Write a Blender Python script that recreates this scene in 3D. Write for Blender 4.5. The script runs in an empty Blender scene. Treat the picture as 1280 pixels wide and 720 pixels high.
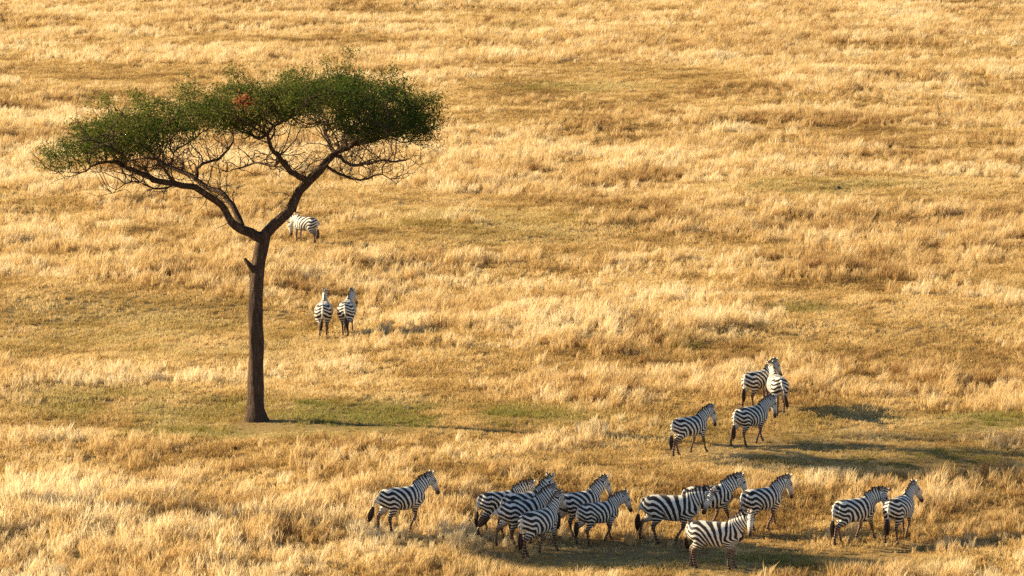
import bpy, math, random
import numpy as np
from mathutils import Matrix, Vector

R = math.radians
rng = np.random.default_rng(7)
random.seed(7)
scene = bpy.context.scene

# ------------------------------------------------------------------ camera
CAM_H = 19.2            # viewpoint height above the plain
FPX = 4800.0            # focal length in pixels of the 1280 wide photograph
HORIZON = -250.0        # where the horizon would lie, pixels above the frame
PITCH = math.atan((360 - HORIZON) / FPX)
cam_d = bpy.data.cameras.new("camera")
cam_d.sensor_width = 36.0
cam_d.lens = FPX * 36.0 / 1280.0
cam_d.clip_start = 1.0
cam_d.clip_end = 9000.0
cam = bpy.data.objects.new("camera", cam_d)
cam.location = (0, 0, CAM_H)
cam.rotation_euler = (R(90) - PITCH, 0, 0)
scene.collection.objects.link(cam)
scene.camera = cam

# ------------------------------------------------------------------ light
SUN_EL = R(20.5)
SUN_AZ_TOWARD = R(-19.0)      # shadows run to the right and a little towards the camera
shadow_dir = Vector((math.cos(SUN_AZ_TOWARD), math.sin(SUN_AZ_TOWARD), 0))
light_dir = Vector((shadow_dir.x * math.cos(SUN_EL), shadow_dir.y * math.cos(SUN_EL), -math.sin(SUN_EL)))
sun_d = bpy.data.lights.new("sun", 'SUN')
sun_d.energy = 5.0
sun_d.angle = R(0.5)
sun_d.color = (1.0, 0.80, 0.48)
sun = bpy.data.objects.new("sun", sun_d)
sun.rotation_euler = light_dir.to_track_quat('-Z', 'Y').to_euler()
sun.location = (-60, 120, 60)
scene.collection.objects.link(sun)

world = bpy.data.worlds.new("World")
scene.world = world
world.use_nodes = True
wn = world.node_tree
bg = wn.nodes['Background']
sky = wn.nodes.new('ShaderNodeTexSky')
sky.sky_type = 'NISHITA'
sky.sun_disc = False
sky.sun_elevation = SUN_EL
sky.sun_rotation = math.atan2(-light_dir.x, -light_dir.y)
sky.altitude = 1500
sky.air_density = 1.0
sky.dust_density = 1.5
wn.links.new(sky.outputs[0], bg.inputs[0])
bg.inputs[1].default_value = 0.062

scene.view_settings.view_transform = 'Standard'
scene.view_settings.look = 'None'
scene.view_settings.exposure = 1.36
scene.view_settings.gamma = 1.0
scene.view_settings.use_curve_mapping = False
scene.cycles.max_bounces = 5
scene.cycles.diffuse_bounces = 3
scene.cycles.transmission_bounces = 3
scene.cycles.use_denoising = False
scene.cycles.use_adaptive_sampling = True
scene.cycles.adaptive_threshold = 0.015

# ------------------------------------------------------------------ helpers
def link(o, parent=None):
    scene.collection.objects.link(o)
    if parent is not None:
        o.parent = parent
    return o

def tag(o, label=None, cat=None, group=None, kind=None):
    if label: o['label'] = label
    if cat: o['category'] = cat
    if group: o['group'] = group
    if kind: o['kind'] = kind
    return o

def sstep(a, b, x):
    t = np.clip((x - a) / (b - a), 0, 1)
    return t * t * (3 - 2 * t)

def hash2(ix, iy, seed):
    h = (ix.astype(np.int64) * 374761393 + iy.astype(np.int64) * 668265263 + seed * 974711) & 0xffffffff
    h = ((h ^ (h >> 13)) * 1274126177) & 0xffffffff
    h = (h ^ (h >> 16)) & 0xffffffff
    return h / 4294967295.0

def vnoise(x, y, seed):
    ix = np.floor(x); iy = np.floor(y)
    fx = x - ix; fy = y - iy
    fx = fx * fx * (3 - 2 * fx); fy = fy * fy * (3 - 2 * fy)
    a = hash2(ix, iy, seed); b = hash2(ix + 1, iy, seed)
    c = hash2(ix, iy + 1, seed); d = hash2(ix + 1, iy + 1, seed)
    return (a + (b - a) * fx) + ((c + (d - c) * fx) - (a + (b - a) * fx)) * fy   # 0..1

def fbm(x, y, scale, seed, octaves=3):
    s = 0; amp = 1.0; tot = 0
    x = x / scale; y = y / scale
    for k in range(octaves):
        s = s + amp * vnoise(x + 17.3 * k, y - 9.1 * k, seed + k); tot += amp
        amp *= 0.5; x = x * 2.03; y = y * 2.03
    return s / tot

def terrain(x, y):
    x = np.asarray(x, float); y = np.asarray(y, float)
    z = (fbm(x, y * 1.25, 17.0, 3, 3) - 0.5) * 0.9 + (fbm(x, y, 3.2, 21, 2) - 0.5) * 0.26
    r = np.hypot(x, y - 180)
    far = sstep(220, 900, r)
    return z * (1 - far) + far * (fbm(x, y, 400.0, 9, 2) - 0.5) * 6

def unproj(px, py):
    """point of the plain seen at a pixel of the 1280x720 photograph (used to survey positions)"""
    cx = (px - 640.0) / FPX; cy = (360.0 - py) / FPX
    dy = math.cos(PITCH) + cy * math.sin(PITCH)
    dz = -math.sin(PITCH) + cy * math.cos(PITCH)
    z = 0.0
    for _ in range(6):
        t = (z - CAM_H) / dz
        X, Y = cx * t, dy * t
        z = float(terrain(X, Y))
    return X, Y, z

def project(X, Y):
    """vectorised inverse of unproj for the flat plain"""
    c, s = math.cos(PITCH), math.sin(PITCH)
    depth = Y * c + CAM_H * s
    up = Y * s - CAM_H * c
    return 640 + FPX * X / depth, 360 - FPX * up / depth

def mesh_np(name, verts, tris=None, quads=None, mat_idx=None, smooth=False):
    me = bpy.data.meshes.new(name)
    verts = np.asarray(verts, np.float32)
    nf = 0; loops = []; starts = []; 
    if tris is not None and len(tris):
        tris = np.asarray(tris, np.int32)
        loops.append(tris.ravel()); starts.append(np.arange(len(tris)) * 3); nf += len(tris)
    off = 0 if not loops else len(loops[0])
    if quads is not None and len(quads):
        quads = np.asarray(quads, np.int32)
        loops.append(quads.ravel()); starts.append(off + np.arange(len(quads)) * 4); nf += len(quads)
    loops = np.concatenate(loops); starts = np.concatenate(starts)
    me.vertices.add(len(verts)); me.vertices.foreach_set('co', verts.ravel())
    me.loops.add(len(loops)); me.loops.foreach_set('vertex_index', loops.astype(np.int32))
    me.polygons.add(nf); me.polygons.foreach_set('loop_start', starts.astype(np.int32))
    me.update(calc_edges=True)
    me.polygons.foreach_set('use_smooth', np.full(nf, smooth, dtype=bool))
    return me

def add_attr(me, name, vals, domain='POINT'):
    a = me.attributes.new(name, 'FLOAT', domain)
    a.data.foreach_set('value', np.asarray(vals, np.float32))

class NT:
    """tiny node builder"""
    def __init__(self, name):
        self.m = bpy.data.materials.new(name); self.m.use_nodes = True
        self.t = self.m.node_tree; self.t.nodes.clear()
        self.out = self.t.nodes.new('ShaderNodeOutputMaterial')
    def n(self, typ, **kw):
        nd = self.t.nodes.new(typ)
        for k, v in kw.items(): setattr(nd, k, v)
        return nd
    def l(self, a, b): self.t.links.new(a, b)
    def attr(self, name, typ='GEOMETRY'):
        return self.n('ShaderNodeAttribute', attribute_name=name, attribute_type=typ)
    def math(self, op, a, b=None, c=None, clamp=False):
        nd = self.n('ShaderNodeMath', operation=op); nd.use_clamp = clamp
        for i, v in enumerate((a, b, c)):
            if v is None: continue
            if isinstance(v, (int, float)): nd.inputs[i].default_value = v
            else: self.l(v, nd.inputs[i])
        return nd.outputs[0]
    def mix(self, f, a, b, blend='MIX'):
        nd = self.n('ShaderNodeMix', data_type='RGBA', blend_type=blend)
        for sock, v in ((nd.inputs[0], f), (nd.inputs[6], a), (nd.inputs[7], b)):
            if isinstance(v, (int, float)): sock.default_value = v
            elif isinstance(v, tuple): sock.default_value = (*v, 1.0)
            else: self.l(v, sock)
        return nd.outputs[2]
    def ramp(self, f, stops, interp='LINEAR'):
        nd = self.n('ShaderNodeValToRGB'); cr = nd.color_ramp; cr.interpolation = interp
        while len(cr.elements) > 1: cr.elements.remove(cr.elements[-1])
        cr.elements[0].position = stops[0][0]; cr.elements[0].color = (*stops[0][1], 1)
        for p, c in stops[1:]:
            e = cr.elements.new(p); e.color = (*c, 1)
        self.l(f, nd.inputs[0]); return nd.outputs[0]
    def noise(self, scale, detail=3, vec=None, rough=0.5, dim='3D'):
        nd = self.n('ShaderNodeTexNoise'); nd.inputs['Scale'].default_value = scale
        nd.inputs['Detail'].default_value = detail; nd.inputs['Roughness'].default_value = rough
        if vec is not None: self.l(vec, nd.inputs['Vector'])
        return nd.outputs[0]

# ------------------------------------------------------------------ materials
def grass_material(name, stops, transl=0.45):
    b = NT(name)
    tint = b.attr('tint', 'INSTANCER').outputs['Fac']
    blade = b.attr('blade').outputs['Fac']
    hgt = b.attr('hgt').outputs['Fac']
    v = b.math('ADD', tint, b.math('MULTIPLY', b.math('SUBTRACT', blade, 0.5), 0.62), clamp=True)
    col = b.ramp(v, stops)
    # real seed heads are paler and drier than the stems
    col = b.mix(b.math('MULTIPLY', hgt, 0.35), col, (0.72, 0.53, 0.29))
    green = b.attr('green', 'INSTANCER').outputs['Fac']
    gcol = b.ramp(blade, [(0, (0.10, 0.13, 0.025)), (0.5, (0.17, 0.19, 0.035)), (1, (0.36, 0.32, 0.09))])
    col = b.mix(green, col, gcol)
    d = b.n('ShaderNodeBsdfDiffuse'); t = b.n('ShaderNodeBsdfTranslucent'); mx = b.n('ShaderNodeMixShader')
    b.l(col, d.inputs[0]); b.l(col, t.inputs[0]); mx.inputs[0].default_value = transl
    b.l(d.outputs[0], mx.inputs[1]); b.l(t.outputs[0], mx.inputs[2]); b.l(mx.outputs[0], b.out.inputs[0])
    return b.m

M_TALL = grass_material('dry_tall_grass', [(0.0, (0.25, 0.115, 0.035)), (0.20, (0.43, 0.265, 0.095)),
                                           (0.45, (0.66, 0.475, 0.215)), (0.8, (0.80, 0.63, 0.36)), (1.0, (0.89, 0.77, 0.52))], 0.5)
M_SHORT = grass_material('short_grass', [(0.0, (0.20, 0.105, 0.033)), (0.3, (0.40, 0.255, 0.085)),
                                         (0.65, (0.62, 0.43, 0.17)), (1.0, (0.80, 0.62, 0.32))], 0.45)

def ground_material():
    b = NT('ground_soil')
    co = b.n('ShaderNodeTexCoord').outputs['Object']
    n1 = b.noise(0.35, 4, co); n2 = b.noise(9.0, 4, co, 0.65)
    c1 = b.ramp(n1, [(0.3, (0.20, 0.125, 0.05)), (0.55, (0.27, 0.19, 0.07)), (0.75, (0.24, 0.20, 0.06))])
    c2 = b.mix(b.math('MULTIPLY', n2, 0.7), c1, (0.34, 0.22, 0.10))
    p = b.n('ShaderNodeBsdfPrincipled'); b.l(c2, p.inputs['Base Color']); p.inputs['Roughness'].default_value = 0.95
    p.inputs['Specular IOR Level'].default_value = 0.1
    bp = b.n('ShaderNodeBump'); bp.inputs['Strength'].default_value = 0.8; bp.inputs['Distance'].default_value = 0.05
    b.l(n2, bp.inputs['Height']); b.l(bp.outputs[0], p.inputs['Normal'])
    b.l(p.outputs[0], b.out.inputs[0])
    return b.m

def bark_material():
    b = NT('acacia_bark')
    co = b.n('ShaderNodeTexCoord').outputs['Object']
    mp = b.n('ShaderNodeMapping'); mp.inputs['Scale'].default_value = (1, 1, 0.22); b.l(co, mp.inputs[0])
    n1 = b.noise(14, 5, mp.outputs[0], 0.7); n2 = b.noise(2.2, 3, co)
    c = b.ramp(n1, [(0.30, (0.030, 0.021, 0.016)), (0.55, (0.085, 0.060, 0.043)), (0.72, (0.24, 0.18, 0.13))])
    c = b.mix(b.math('MULTIPLY', n2, 0.45), c, (0.11, 0.052, 0.034))
    p = b.n('ShaderNodeBsdfPrincipled'); b.l(c, p.inputs['Base Color']); p.inputs['Roughness'].default_value = 0.9
    p.inputs['Specular IOR Level'].default_value = 0.15
    bp = b.n('ShaderNodeBump'); bp.inputs['Strength'].default_value = 1.0; bp.inputs['Distance'].default_value = 0.10
    b.l(n1, bp.inputs['Height']); b.l(bp.outputs[0], p.inputs['Normal'])
    b.l(p.outputs[0], b.out.inputs[0])
    return b.m

def leaf_material(name, stops):
    b = NT(name)
    v = b.attr('tint').outputs['Fac']
    col = b.ramp(v, stops)
    d = b.n('ShaderNodeBsdfDiffuse'); t = b.n('ShaderNodeBsdfTranslucent'); mx = b.n('ShaderNodeMixShader')
    b.l(col, d.inputs[0]); b.l(col, t.inputs[0]); mx.inputs[0].default_value = 0.48
    b.l(d.outputs[0], mx.inputs[1]); b.l(t.outputs[0], mx.inputs[2]); b.l(mx.outputs[0], b.out.inputs[0])
    return b.m

def zebra_material():
    b = NT('zebra_coat')
    ph = b.attr('phase').outputs['Fac']; dark = b.attr('dark').outputs['Fac']; pale = b.attr('pale').outputs['Fac']
    brown = b.attr('brown').outputs['Fac']
    rest = b.attr('rest'); vec = rest.outputs['Vector']
    wob = b.noise(4.5, 3, vec, 0.6)
    ph2 = b.math('ADD', ph, b.math('MULTIPLY', b.math('SUBTRACT', wob, 0.5), 0.55))
    s = b.math('SINE', b.math('MULTIPLY', ph2, 2 * math.pi))
    s = b.math('ADD', s, b.attr('bias').outputs['Fac'])
    f = b.math('ADD', b.math('MULTIPLY', s, 2.6), 0.5, clamp=True)      # 1 = black stripe
    hair = b.noise(60, 2, vec)
    white = b.mix(hair, (0.72, 0.66, 0.56), (0.88, 0.83, 0.74))
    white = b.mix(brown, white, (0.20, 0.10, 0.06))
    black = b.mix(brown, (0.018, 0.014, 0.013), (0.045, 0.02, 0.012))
    f = b.math('MULTIPLY', f, b.math('SUBTRACT', 1.0, pale), clamp=True)
    f = b.math('MAXIMUM', f, dark)
    col = b.mix(f, white, black)
    p = b.n('ShaderNodeBsdfPrincipled'); b.l(col, p.inputs['Base Color']); p.inputs['Roughness'].default_value = 0.6
    p.inputs['Specular IOR Level'].default_value = 0.25
    p.inputs['Sheen Weight'].default_value = 0.15; p.inputs['Sheen Roughness'].default_value = 0.4
    b.l(p.outputs[0], b.out.inputs[0])
    return b.m

M_GROUND = ground_material()
M_BARK = bark_material()
M_LEAF = leaf_material('acacia_leaves', [(0.0, (0.020, 0.048, 0.012)), (0.35, (0.056, 0.096, 0.018)),
                                         (0.7, (0.12, 0.150, 0.030)), (1.0, (0.24, 0.19, 0.055))])
M_DEADLEAF = leaf_material('dead_leaves', [(0.0, (0.17, 0.045, 0.025)), (1.0, (0.38, 0.17, 0.07))])
M_ZEBRA = zebra_material()

# ------------------------------------------------------------------ zebras
def tube(path, rad, seg=14):
    """closed tube; path (n,3), rad (n,2): first radius sideways (y-ish), second in the bending plane"""
    P = np.asarray(path, float); Rr = np.asarray(rad, float)
    n = len(P); V = []; T = np.gradient(P, axis=0)
    for i in range(n):
        t = T[i] / np.linalg.norm(T[i])
        side = np.array([0, 1.0, 0]); side -= t * side.dot(t); side /= np.linalg.norm(side)
        up = np.cross(t, side)
        for k in range(seg):
            a = 2 * math.pi * k / seg
            V.append(P[i] + side * math.cos(a) * Rr[i, 0] + up * math.sin(a) * Rr[i, 1])
    V.append(P[0]); V.append(P[-1]); c0 = n * seg; c1 = c0 + 1
    Q = []; Tr = []
    for i in range(n - 1):
        for k in range(seg):
            k2 = (k + 1) % seg
            Q.append((i * seg + k, i * seg + k2, (i + 1) * seg + k2, (i + 1) * seg + k))
    for k in range(seg):
        k2 = (k + 1) % seg
        Tr.append((c0, k2, k)); Tr.append((c1, (n - 1) * seg + k, (n - 1) * seg + k2))
    return np.array(V), Tr, Q

def resample(path, rad, m):
    P = np.asarray(path, float); Rr = np.asarray(rad, float)
    d = np.r_[0, np.cumsum(np.linalg.norm(np.diff(P, axis=0), axis=1))]
    u = np.linspace(0, d[-1], m)
    # Catmull-Rom through the keys
    def cr(A):
        out = []
        for x in u:
            i = min(np.searchsorted(d, x, side='right') - 1, len(d) - 2)
            t = (x - d[i]) / (d[i + 1] - d[i])
            p0 = A[max(i - 1, 0)]; p1 = A[i]; p2 = A[i + 1]; p3 = A[min(i + 2, len(A) - 1)]
            out.append(0.5 * ((2 * p1) + (p2 - p0) * t + (2 * p0 - 5 * p1 + 4 * p2 - p3) * t * t + (3 * p1 - p0 - 3 * p2 + p3) * t ** 3))
        return np.array(out)
    return cr(P), np.maximum(cr(Rr), 0.008)

def join_geo(parts):
    V = []; T = []; Q = []; off = 0
    for v, t, q in parts:
        V.append(v)
        if len(t): T.append(np.asarray(t) + off)
        if len(q): Q.append(np.asarray(q) + off)
        off += len(v)
    return np.concatenate(V), (np.concatenate(T) if T else []), (np.concatenate(Q) if Q else [])

FRONT = [(.46, .15, .90), (.45, .15, .76), (.44, .13, .62), (.455, .12, .43), (.45, .12, .27), (.455, .12, .13), (.485, .12, .065), (.50, .12, 0.0)]
FRONT_R = [(.10, .17), (.085, .125), (.058, .078), (.047, .052), (.030, .035), (.038, .044), (.034, .038), (.050, .058)]
HIND = [(-.47, .15, 1.0), (-.41, .17, .80), (-.46, .145, .66), (-.56, .125, .55), (-.62, .12, .47), (-.615, .12, .30), (-.60, .12, .13), (-.57, .12, .065), (-.55, .12, 0.0)]
HIND_R = [(.14, .24), (.13, .19), (.095, .13), (.058, .078), (.048, .062), (.032, .038), (.040, .046), (.035, .04), (.050, .058)]

def zebra_rest():
    parts = []
    torso = [(-.74, 0, 1.06), (-.68, 0, 1.04), (-.55, 0, 1.01), (-.35, 0, .985), (-.10, 0, .95), (.15, 0, .935), (.38, 0, .955), (.56, 0, .99), (.70, 0, 1.02), (.79, 0, 1.05)]
    tr = [(.06, .09), (.19, .20), (.265, .275), (.30, .305), (.325, .325), (.325, .335), (.275, .33), (.215, .305), (.145, .24), (.06, .13)]
    p, r = resample(torso, tr, 30); parts.append(tube(p, r, 24))
    neck = [(.42, 0, 1.04), (.55, 0, 1.15), (.69, 0, 1.27), (.81, 0, 1.39), (.92, 0, 1.51)]
    nr = [(.17, .26), (.145, .24), (.108, .20), (.088, .168), (.080, .135)]
    p, r = resample(neck, nr, 16); parts.append(tube(p, r, 20))
    head = [(.96, 0, 1.66), (1.02, 0, 1.635), (1.10, 0, 1.565), (1.18, 0, 1.485), (1.27, 0, 1.395), (1.35, 0, 1.315), (1.40, 0, 1.27), (1.425, 0, 1.245)]
    hr = [(.05, .06), (.080, .095), (.092, .125), (.080, .112), (.058, .082), (.055, .070), (.052, .060), (.025, .03)]
    head = [(x - .08, y, z - .09) for x, y, z in head]
    p, r = resample(head, hr, 20); parts.append(tube(p, r, 18))
    for s in (-1, 1):
        # ears, brow, nostril
        parts.append(tube([(.905, s * .055, 1.60), (.895, s * .085, 1.67), (.895, s * .10, 1.74), (.905, s * .105, 1.795)],
                          [(.030, .024), (.042, .024), (.034, .018), (.010, .010)], 10))
        parts.append(tube([(1.00, s * .080, 1.525), (1.035, s * .090, 1.50), (1.07, s * .078, 1.465)], [(.012, .012), (.022, .024), (.01, .01)], 8))
        p, r = resample([(x, s * y, z) for x, y, z in FRONT], FRONT_R, 24); parts.append(tube(p, r, 12))
        p, r = resample([(x, s * y, z) for x, y, z in HIND], HIND_R, 26); parts.append(tube(p, r, 14))
    dock, dr = resample([(-.66, 0, 1.20), (-.745, 0, 1.14), (-.785, 0, 1.00), (-.80, 0, .82), (-.805, 0, .64)], [(.04, .05), (.036, .038), (.028, .03), (.022, .024), (.018, .018)], 12)
    parts.append(tube(dock, dr, 10))
    V, T, Q = join_geo(parts)
    me = mesh_np('zebra_rest', V, T, Q)
    o = bpy.data.objects.new('zebra_rest', me); link(o)
    md = o.modifiers.new('r', 'REMESH'); md.mode = 'VOXEL'; md.voxel_size = 0.0165; md.adaptivity = 0
    sm = o.modifiers.new('s', 'SMOOTH'); sm.factor = 0.5; sm.iterations = 4
    dg = bpy.context.evaluated_depsgraph_get()
    ev = o.evaluated_get(dg); m2 = ev.to_mesh()
    n = len(m2.vertices); co = np.empty(n * 3, np.float32); m2.vertices.foreach_get('co', co)
    nl = len(m2.loops); li = np.empty(nl, np.int32); m2.loops.foreach_get('vertex_index', li)
    npy = len(m2.polygons); tot = np.empty(npy, np.int32); m2.polygons.foreach_get('loop_total', tot)
    ev.to_mesh_clear()
    bpy.data.objects.remove(o); bpy.data.meshes.remove(me)
    co = co.reshape(-1, 3).astype(float)
    assert (tot == 4).all()
    return co, li.reshape(-1, 4)

NECK0 = np.array([.50, 0, 1.12]); NAX = np.array([.70, 0, .714])
def neck_s(P): return (P - NECK0) @ NAX

def seg_dist_poly(P, path, s):
    """distance to a leg's centre line and nothing above its first key"""
    best = np.full(len(P), 1e9)
    K = [np.array((x, s * y, z)) for x, y, z in path]
    for a, b in zip(K[:-1], K[1:]):
        ab = b - a; t = np.clip(((P - a) @ ab) / ab.dot(ab), 0, 1)
        best = np.minimum(best, np.linalg.norm(P - (a + t[:, None] * ab), axis=1))
    return best

def weights(P):
    s = neck_s(P); W = {}
    fw = sstep(.35, .55, P[:, 0])
    W['n1'] = sstep(-.10, .22, s) * fw; W['n2'] = sstep(.16, .38, s) * fw
    W['head'] = sstep(.44, .58, s) * fw
    for side, nm in ((1, 'l'), (-1, 'r')):
        sd = sstep(-.02, .05, P[:, 1] * side)
        dF = seg_dist_poly(P, FRONT, side); dH = seg_dist_poly(P, HIND, side)
        m = (P[:, 0] > 0) * sd * sstep(.26, .16, dF)
        W['f' + nm] = m * sstep(.98, .66, P[:, 2]); W['fk' + nm] = m * sstep(.48, .38, P[:, 2]); W['ff' + nm] = m * sstep(.17, .10, P[:, 2])
        m = (P[:, 0] < -.1) * (P[:, 0] > -.73) * sd * sstep(.34, .20, dH)
        W['h' + nm] = m * sstep(1.08, .72, P[:, 2]); W['hs' + nm] = m * sstep(.80, .64, P[:, 2])
        W['hk' + nm] = m * sstep(.52, .42, P[:, 2]); W['hf' + nm] = m * sstep(.17, .10, P[:, 2])
    tl = (P[:, 0] < -.70) * sstep(.010, -.03, P[:, 0] + .735 + 0.0 * P[:, 2])
    W['t1'] = sstep(1.16, 1.02, P[:, 2]) * sstep(-.725, -.76, P[:, 0]); W['t2'] = sstep(.92, .76, P[:, 2]) * sstep(-.725, -.76, P[:, 0])
    return W

def rot(axis, ang):
    a = R(ang); c, s = math.cos(a), math.sin(a)
    if axis == 'y': return np.array([[c, 0, s], [0, 1, 0], [-s, 0, c]])
    if axis == 'z': return np.array([[c, -s, 0], [s, c, 0], [0, 0, 1]])
    return np.array([[1, 0, 0], [0, c, -s], [0, s, c]])

PIV = dict(n1=(.50, 0, 1.14), n2=(.72, 0, 1.33), head=(.92, 0, 1.53), f=(.46, 0, .90), fk=(.455, 0, .43), ff=(.455, 0, .13),
           h=(-.46, 0, 1.02), hs=(-.40, 0, .74), hk=(-.62, 0, .47), hf=(-.60, 0, .13), t1=(-.735, 0, 1.13), t2=(-.795, 0, .84))

def pose(P, W, ps):
    """distal joints first, each rotation about its rest pivot; y>0 pitch = nose/foot down-forward sense"""
    Q = P.copy()
    def apply(key, wkey, M, side=0):
        pv = np.array(PIV[key], float)
        nonlocal Q
        w = W[wkey][:, None]
        # pivot is in rest space: valid because proximal joints are applied afterwards
        Q = Q * (1 - w) + w * ((Q - pv) @ M.T + pv)
    np_, ny = ps.get('neck', 0), ps.get('neck_yaw', 0)
    hp, hy = ps.get('head', 0), ps.get('head_yaw', 0)
    apply('head', 'head', rot('z', hy) @ rot('y', hp))
    apply('n2', 'n2', rot('z', ny * .5) @ rot('y', np_ * .45))
    apply('n1', 'n1', rot('z', ny * .5) @ rot('y', np_ * .55))
    for nm in 'lr':
        a = ps.get('f' + nm, (0, 0))
        apply('ff', 'ff' + nm, rot('y', a[1] * .35)); apply('fk', 'fk' + nm, rot('y', a[1])); apply('f', 'f' + nm, rot('y', -a[0]))
        a = ps.get('h' + nm, (0, 0))
        apply('hf', 'hf' + nm, rot('y', a[1] * .4)); apply('hk', 'hk' + nm, rot('y', a[1])); apply('hs', 'hs' + nm, rot('y', -a[1] * .6)) ; apply('h', 'h' + nm, rot('y', -a[0]))
    t = ps.get('tail', (0, 0, 0))
    apply('t2', 't2', rot('x', t[1] * .6) @ rot('y', t[2])); apply('t1', 't1', rot('x', t[1]) @ rot('y', t[0]))
    return Q

def stripe_attrs(P):
    x, y, z = P.T; s = neck_s(P)
    ay = np.abs(y)
    # torso: integral of a gradient that turns from lengthwise (ribs) to vertical (haunch)
    xs = np.linspace(-1, 1, 400); A1 = 3.4 + (8.5 - 3.4) * sstep(-.52, -.30, xs)
    A = np.cumsum(A1) * (xs[1] - xs[0]); A -= np.interp(0, xs, A)
    w = np.clip((.38 - x) / .93, 0, 1); w = w * .75 + .25 * w * w * (3 - 2 * w); z0 = .70
    zz = np.where(z > z0, (z - z0) / .130, (z - z0) / .075)
    phi = np.interp(x, xs, A) + w * zz + w * 1.3 * ay * 0 - w * ay * 1.0 * 0 + w * 2.2 * ay * sstep(-.45, -.65, x)
    # front leg
    W = weights(P)
    wf = np.maximum(W['fl'], W['fr'])
    a5 = np.interp(.45, xs, A)
    phi_leg = a5 + (z - .86) / .075
    phi = phi * (1 - wf) + phi_leg * wf
    # neck and head
    a6 = np.interp(.50, xs, A)
    phn = a6 + s / .082
    wn = W['n1']; phi = phi * (1 - wn) + phn * wn
    hd = (P - np.array([.92, 0, 1.53])) @ np.array([.72, 0, -.69])
    phh = a6 + .52 / .082 + hd / .05 + ay * 8
    wh = W['head']; phi = phi * (1 - wh) + phh * wh
    bias = 0.16 + 0 * x
    bias = np.where(x < -.1, .26, bias); bias = bias - .25 * wn
    dark = np.zeros(len(P))
    dark = np.maximum(dark, W['head'] * sstep(.40, .47, hd))                                  # muzzle
    for sd in (-1, 1):
        dark = np.maximum(dark, sstep(.045, .028, np.linalg.norm(P - np.array([1.035, sd * .098, 1.495]), axis=1)))  # eye
        dark = np.maximum(dark, .8 * sstep(1.76, 1.79, z) * (x < .97))                       # ear tips
    dark = np.maximum(dark, sstep(.060, .045, z))                                             # hooves
    dark = np.maximum(dark, .9 * ((ay < .018) & (z > 1.1) & (x < .45) & (x > -.72)))           # dorsal line
    tl = sstep(-.74, -.765, x)
    pale = np.zeros(len(P))
    pale = np.maximum(pale, sstep(.66, .60, z) * (np.abs(x + .02) < .33) * sstep(.20, .12, ay))   # belly
    pale = np.maximum(pale, .55 * tl)
    inner = sstep(.11, .07, ay) * sstep(.80, .66, z) * sstep(.15, .3, z)
    pale = np.maximum(pale, .8 * inner)
    pale = np.maximum(pale, .55 * W['head'] * sstep(.12, .22, hd) * sstep(.42, .36, hd))
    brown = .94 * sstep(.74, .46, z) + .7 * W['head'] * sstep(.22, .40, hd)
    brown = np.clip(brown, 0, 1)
    return phi, bias, dark, pale, brown

ZCO, ZQ = zebra_rest()
ZW = weights(ZCO); ZA = stripe_attrs(ZCO)

def mane_rest():
    key = np.array([(.34, 1.26), (.45, 1.325), (.55, 1.39), (.64, 1.455), (.73, 1.52), (.81, 1.585), (.875, 1.635), (.935, 1.64), (.98, 1.60)])
    hgt = np.array([.03, .08, .115, .135, .14, .135, .11, .09, .03])
    d = np.r_[0, np.cumsum(np.linalg.norm(np.diff(key, axis=0), axis=1))]
    m = 64; u = np.linspace(0, d[-1], m)
    cx = np.interp(u, d, key[:, 0]); cz = np.interp(u, d, key[:, 1]); h = np.interp(u, d, hgt)
    r = np.random.default_rng(5)
    V = []; Q = []
    tx = np.gradient(cx); tz = np.gradient(cz); ln = np.hypot(tx, tz); nx, nz = -tz / ln, tx / ln
    tips = np.zeros(0); tp = []
    for i in range(m):
        hh = h[i] * (0.78 + .35 * r.random())
        lean = .02 * r.standard_normal()
        for (yy, f) in ((.030, -.25), (.022, .45), (.006 + .01 * r.standard_normal(), 1.0), (-.022, .45), (-.030, -.25)):
            V.append((cx[i] + nx[i] * hh * f + lean * max(f, 0), yy, cz[i] + nz[i] * hh * f)); tp.append(max(f, 0))
    for i in range(m - 1):
        for k in range(4):
            Q.append((i * 5 + k, i * 5 + k + 1, (i + 1) * 5 + k + 1, (i + 1) * 5 + k))
        Q.append((i * 5 + 4, i * 5, (i + 1) * 5, (i + 1) * 5 + 4))
    return np.array(V), np.array(Q), np.array(tp)

def tuft_rest():
    """hair at the tail's end: a bundle of tapering locks"""
    r = np.random.default_rng(8); parts = []
    for k in range(12):
        a = r.random() * 6.28; q = .028 * r.random() ** .5
        e = .05 * r.random(); L = .34 + .10 * r.random()
        x0, y0 = -.805 + q * math.cos(a), q * math.sin(a)
        pth = [(x0, y0, .74), (x0 + .6 * e * math.cos(a) - .01, y0 + .8 * e * math.sin(a), .60), (x0 + .7 * e * math.cos(a) - .005, y0 + e * math.sin(a), .60 - L * .45), (x0 + .3 * e * math.cos(a), y0 + .5 * e * math.sin(a), .66 - L)]
        p, rr = resample(pth, [(.012, .012), (.026, .026), (.024, .024), (.006, .006)], 8)
        parts.append(tube(p, rr, 6))
    return join_geo(parts)

MCO, MQ, MTIP = mane_rest(); MW = weights(MCO); MA = stripe_attrs(MCO)
TCO, TT, TQ = tuft_rest(); TW = weights(TCO)
TW['t1'][:] = 1.0; TW['t2'] = sstep(.92, .76, TCO[:, 2])
for k in TW:
    if k not in ('t1', 't2'): TW[k][:] = 0

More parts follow.
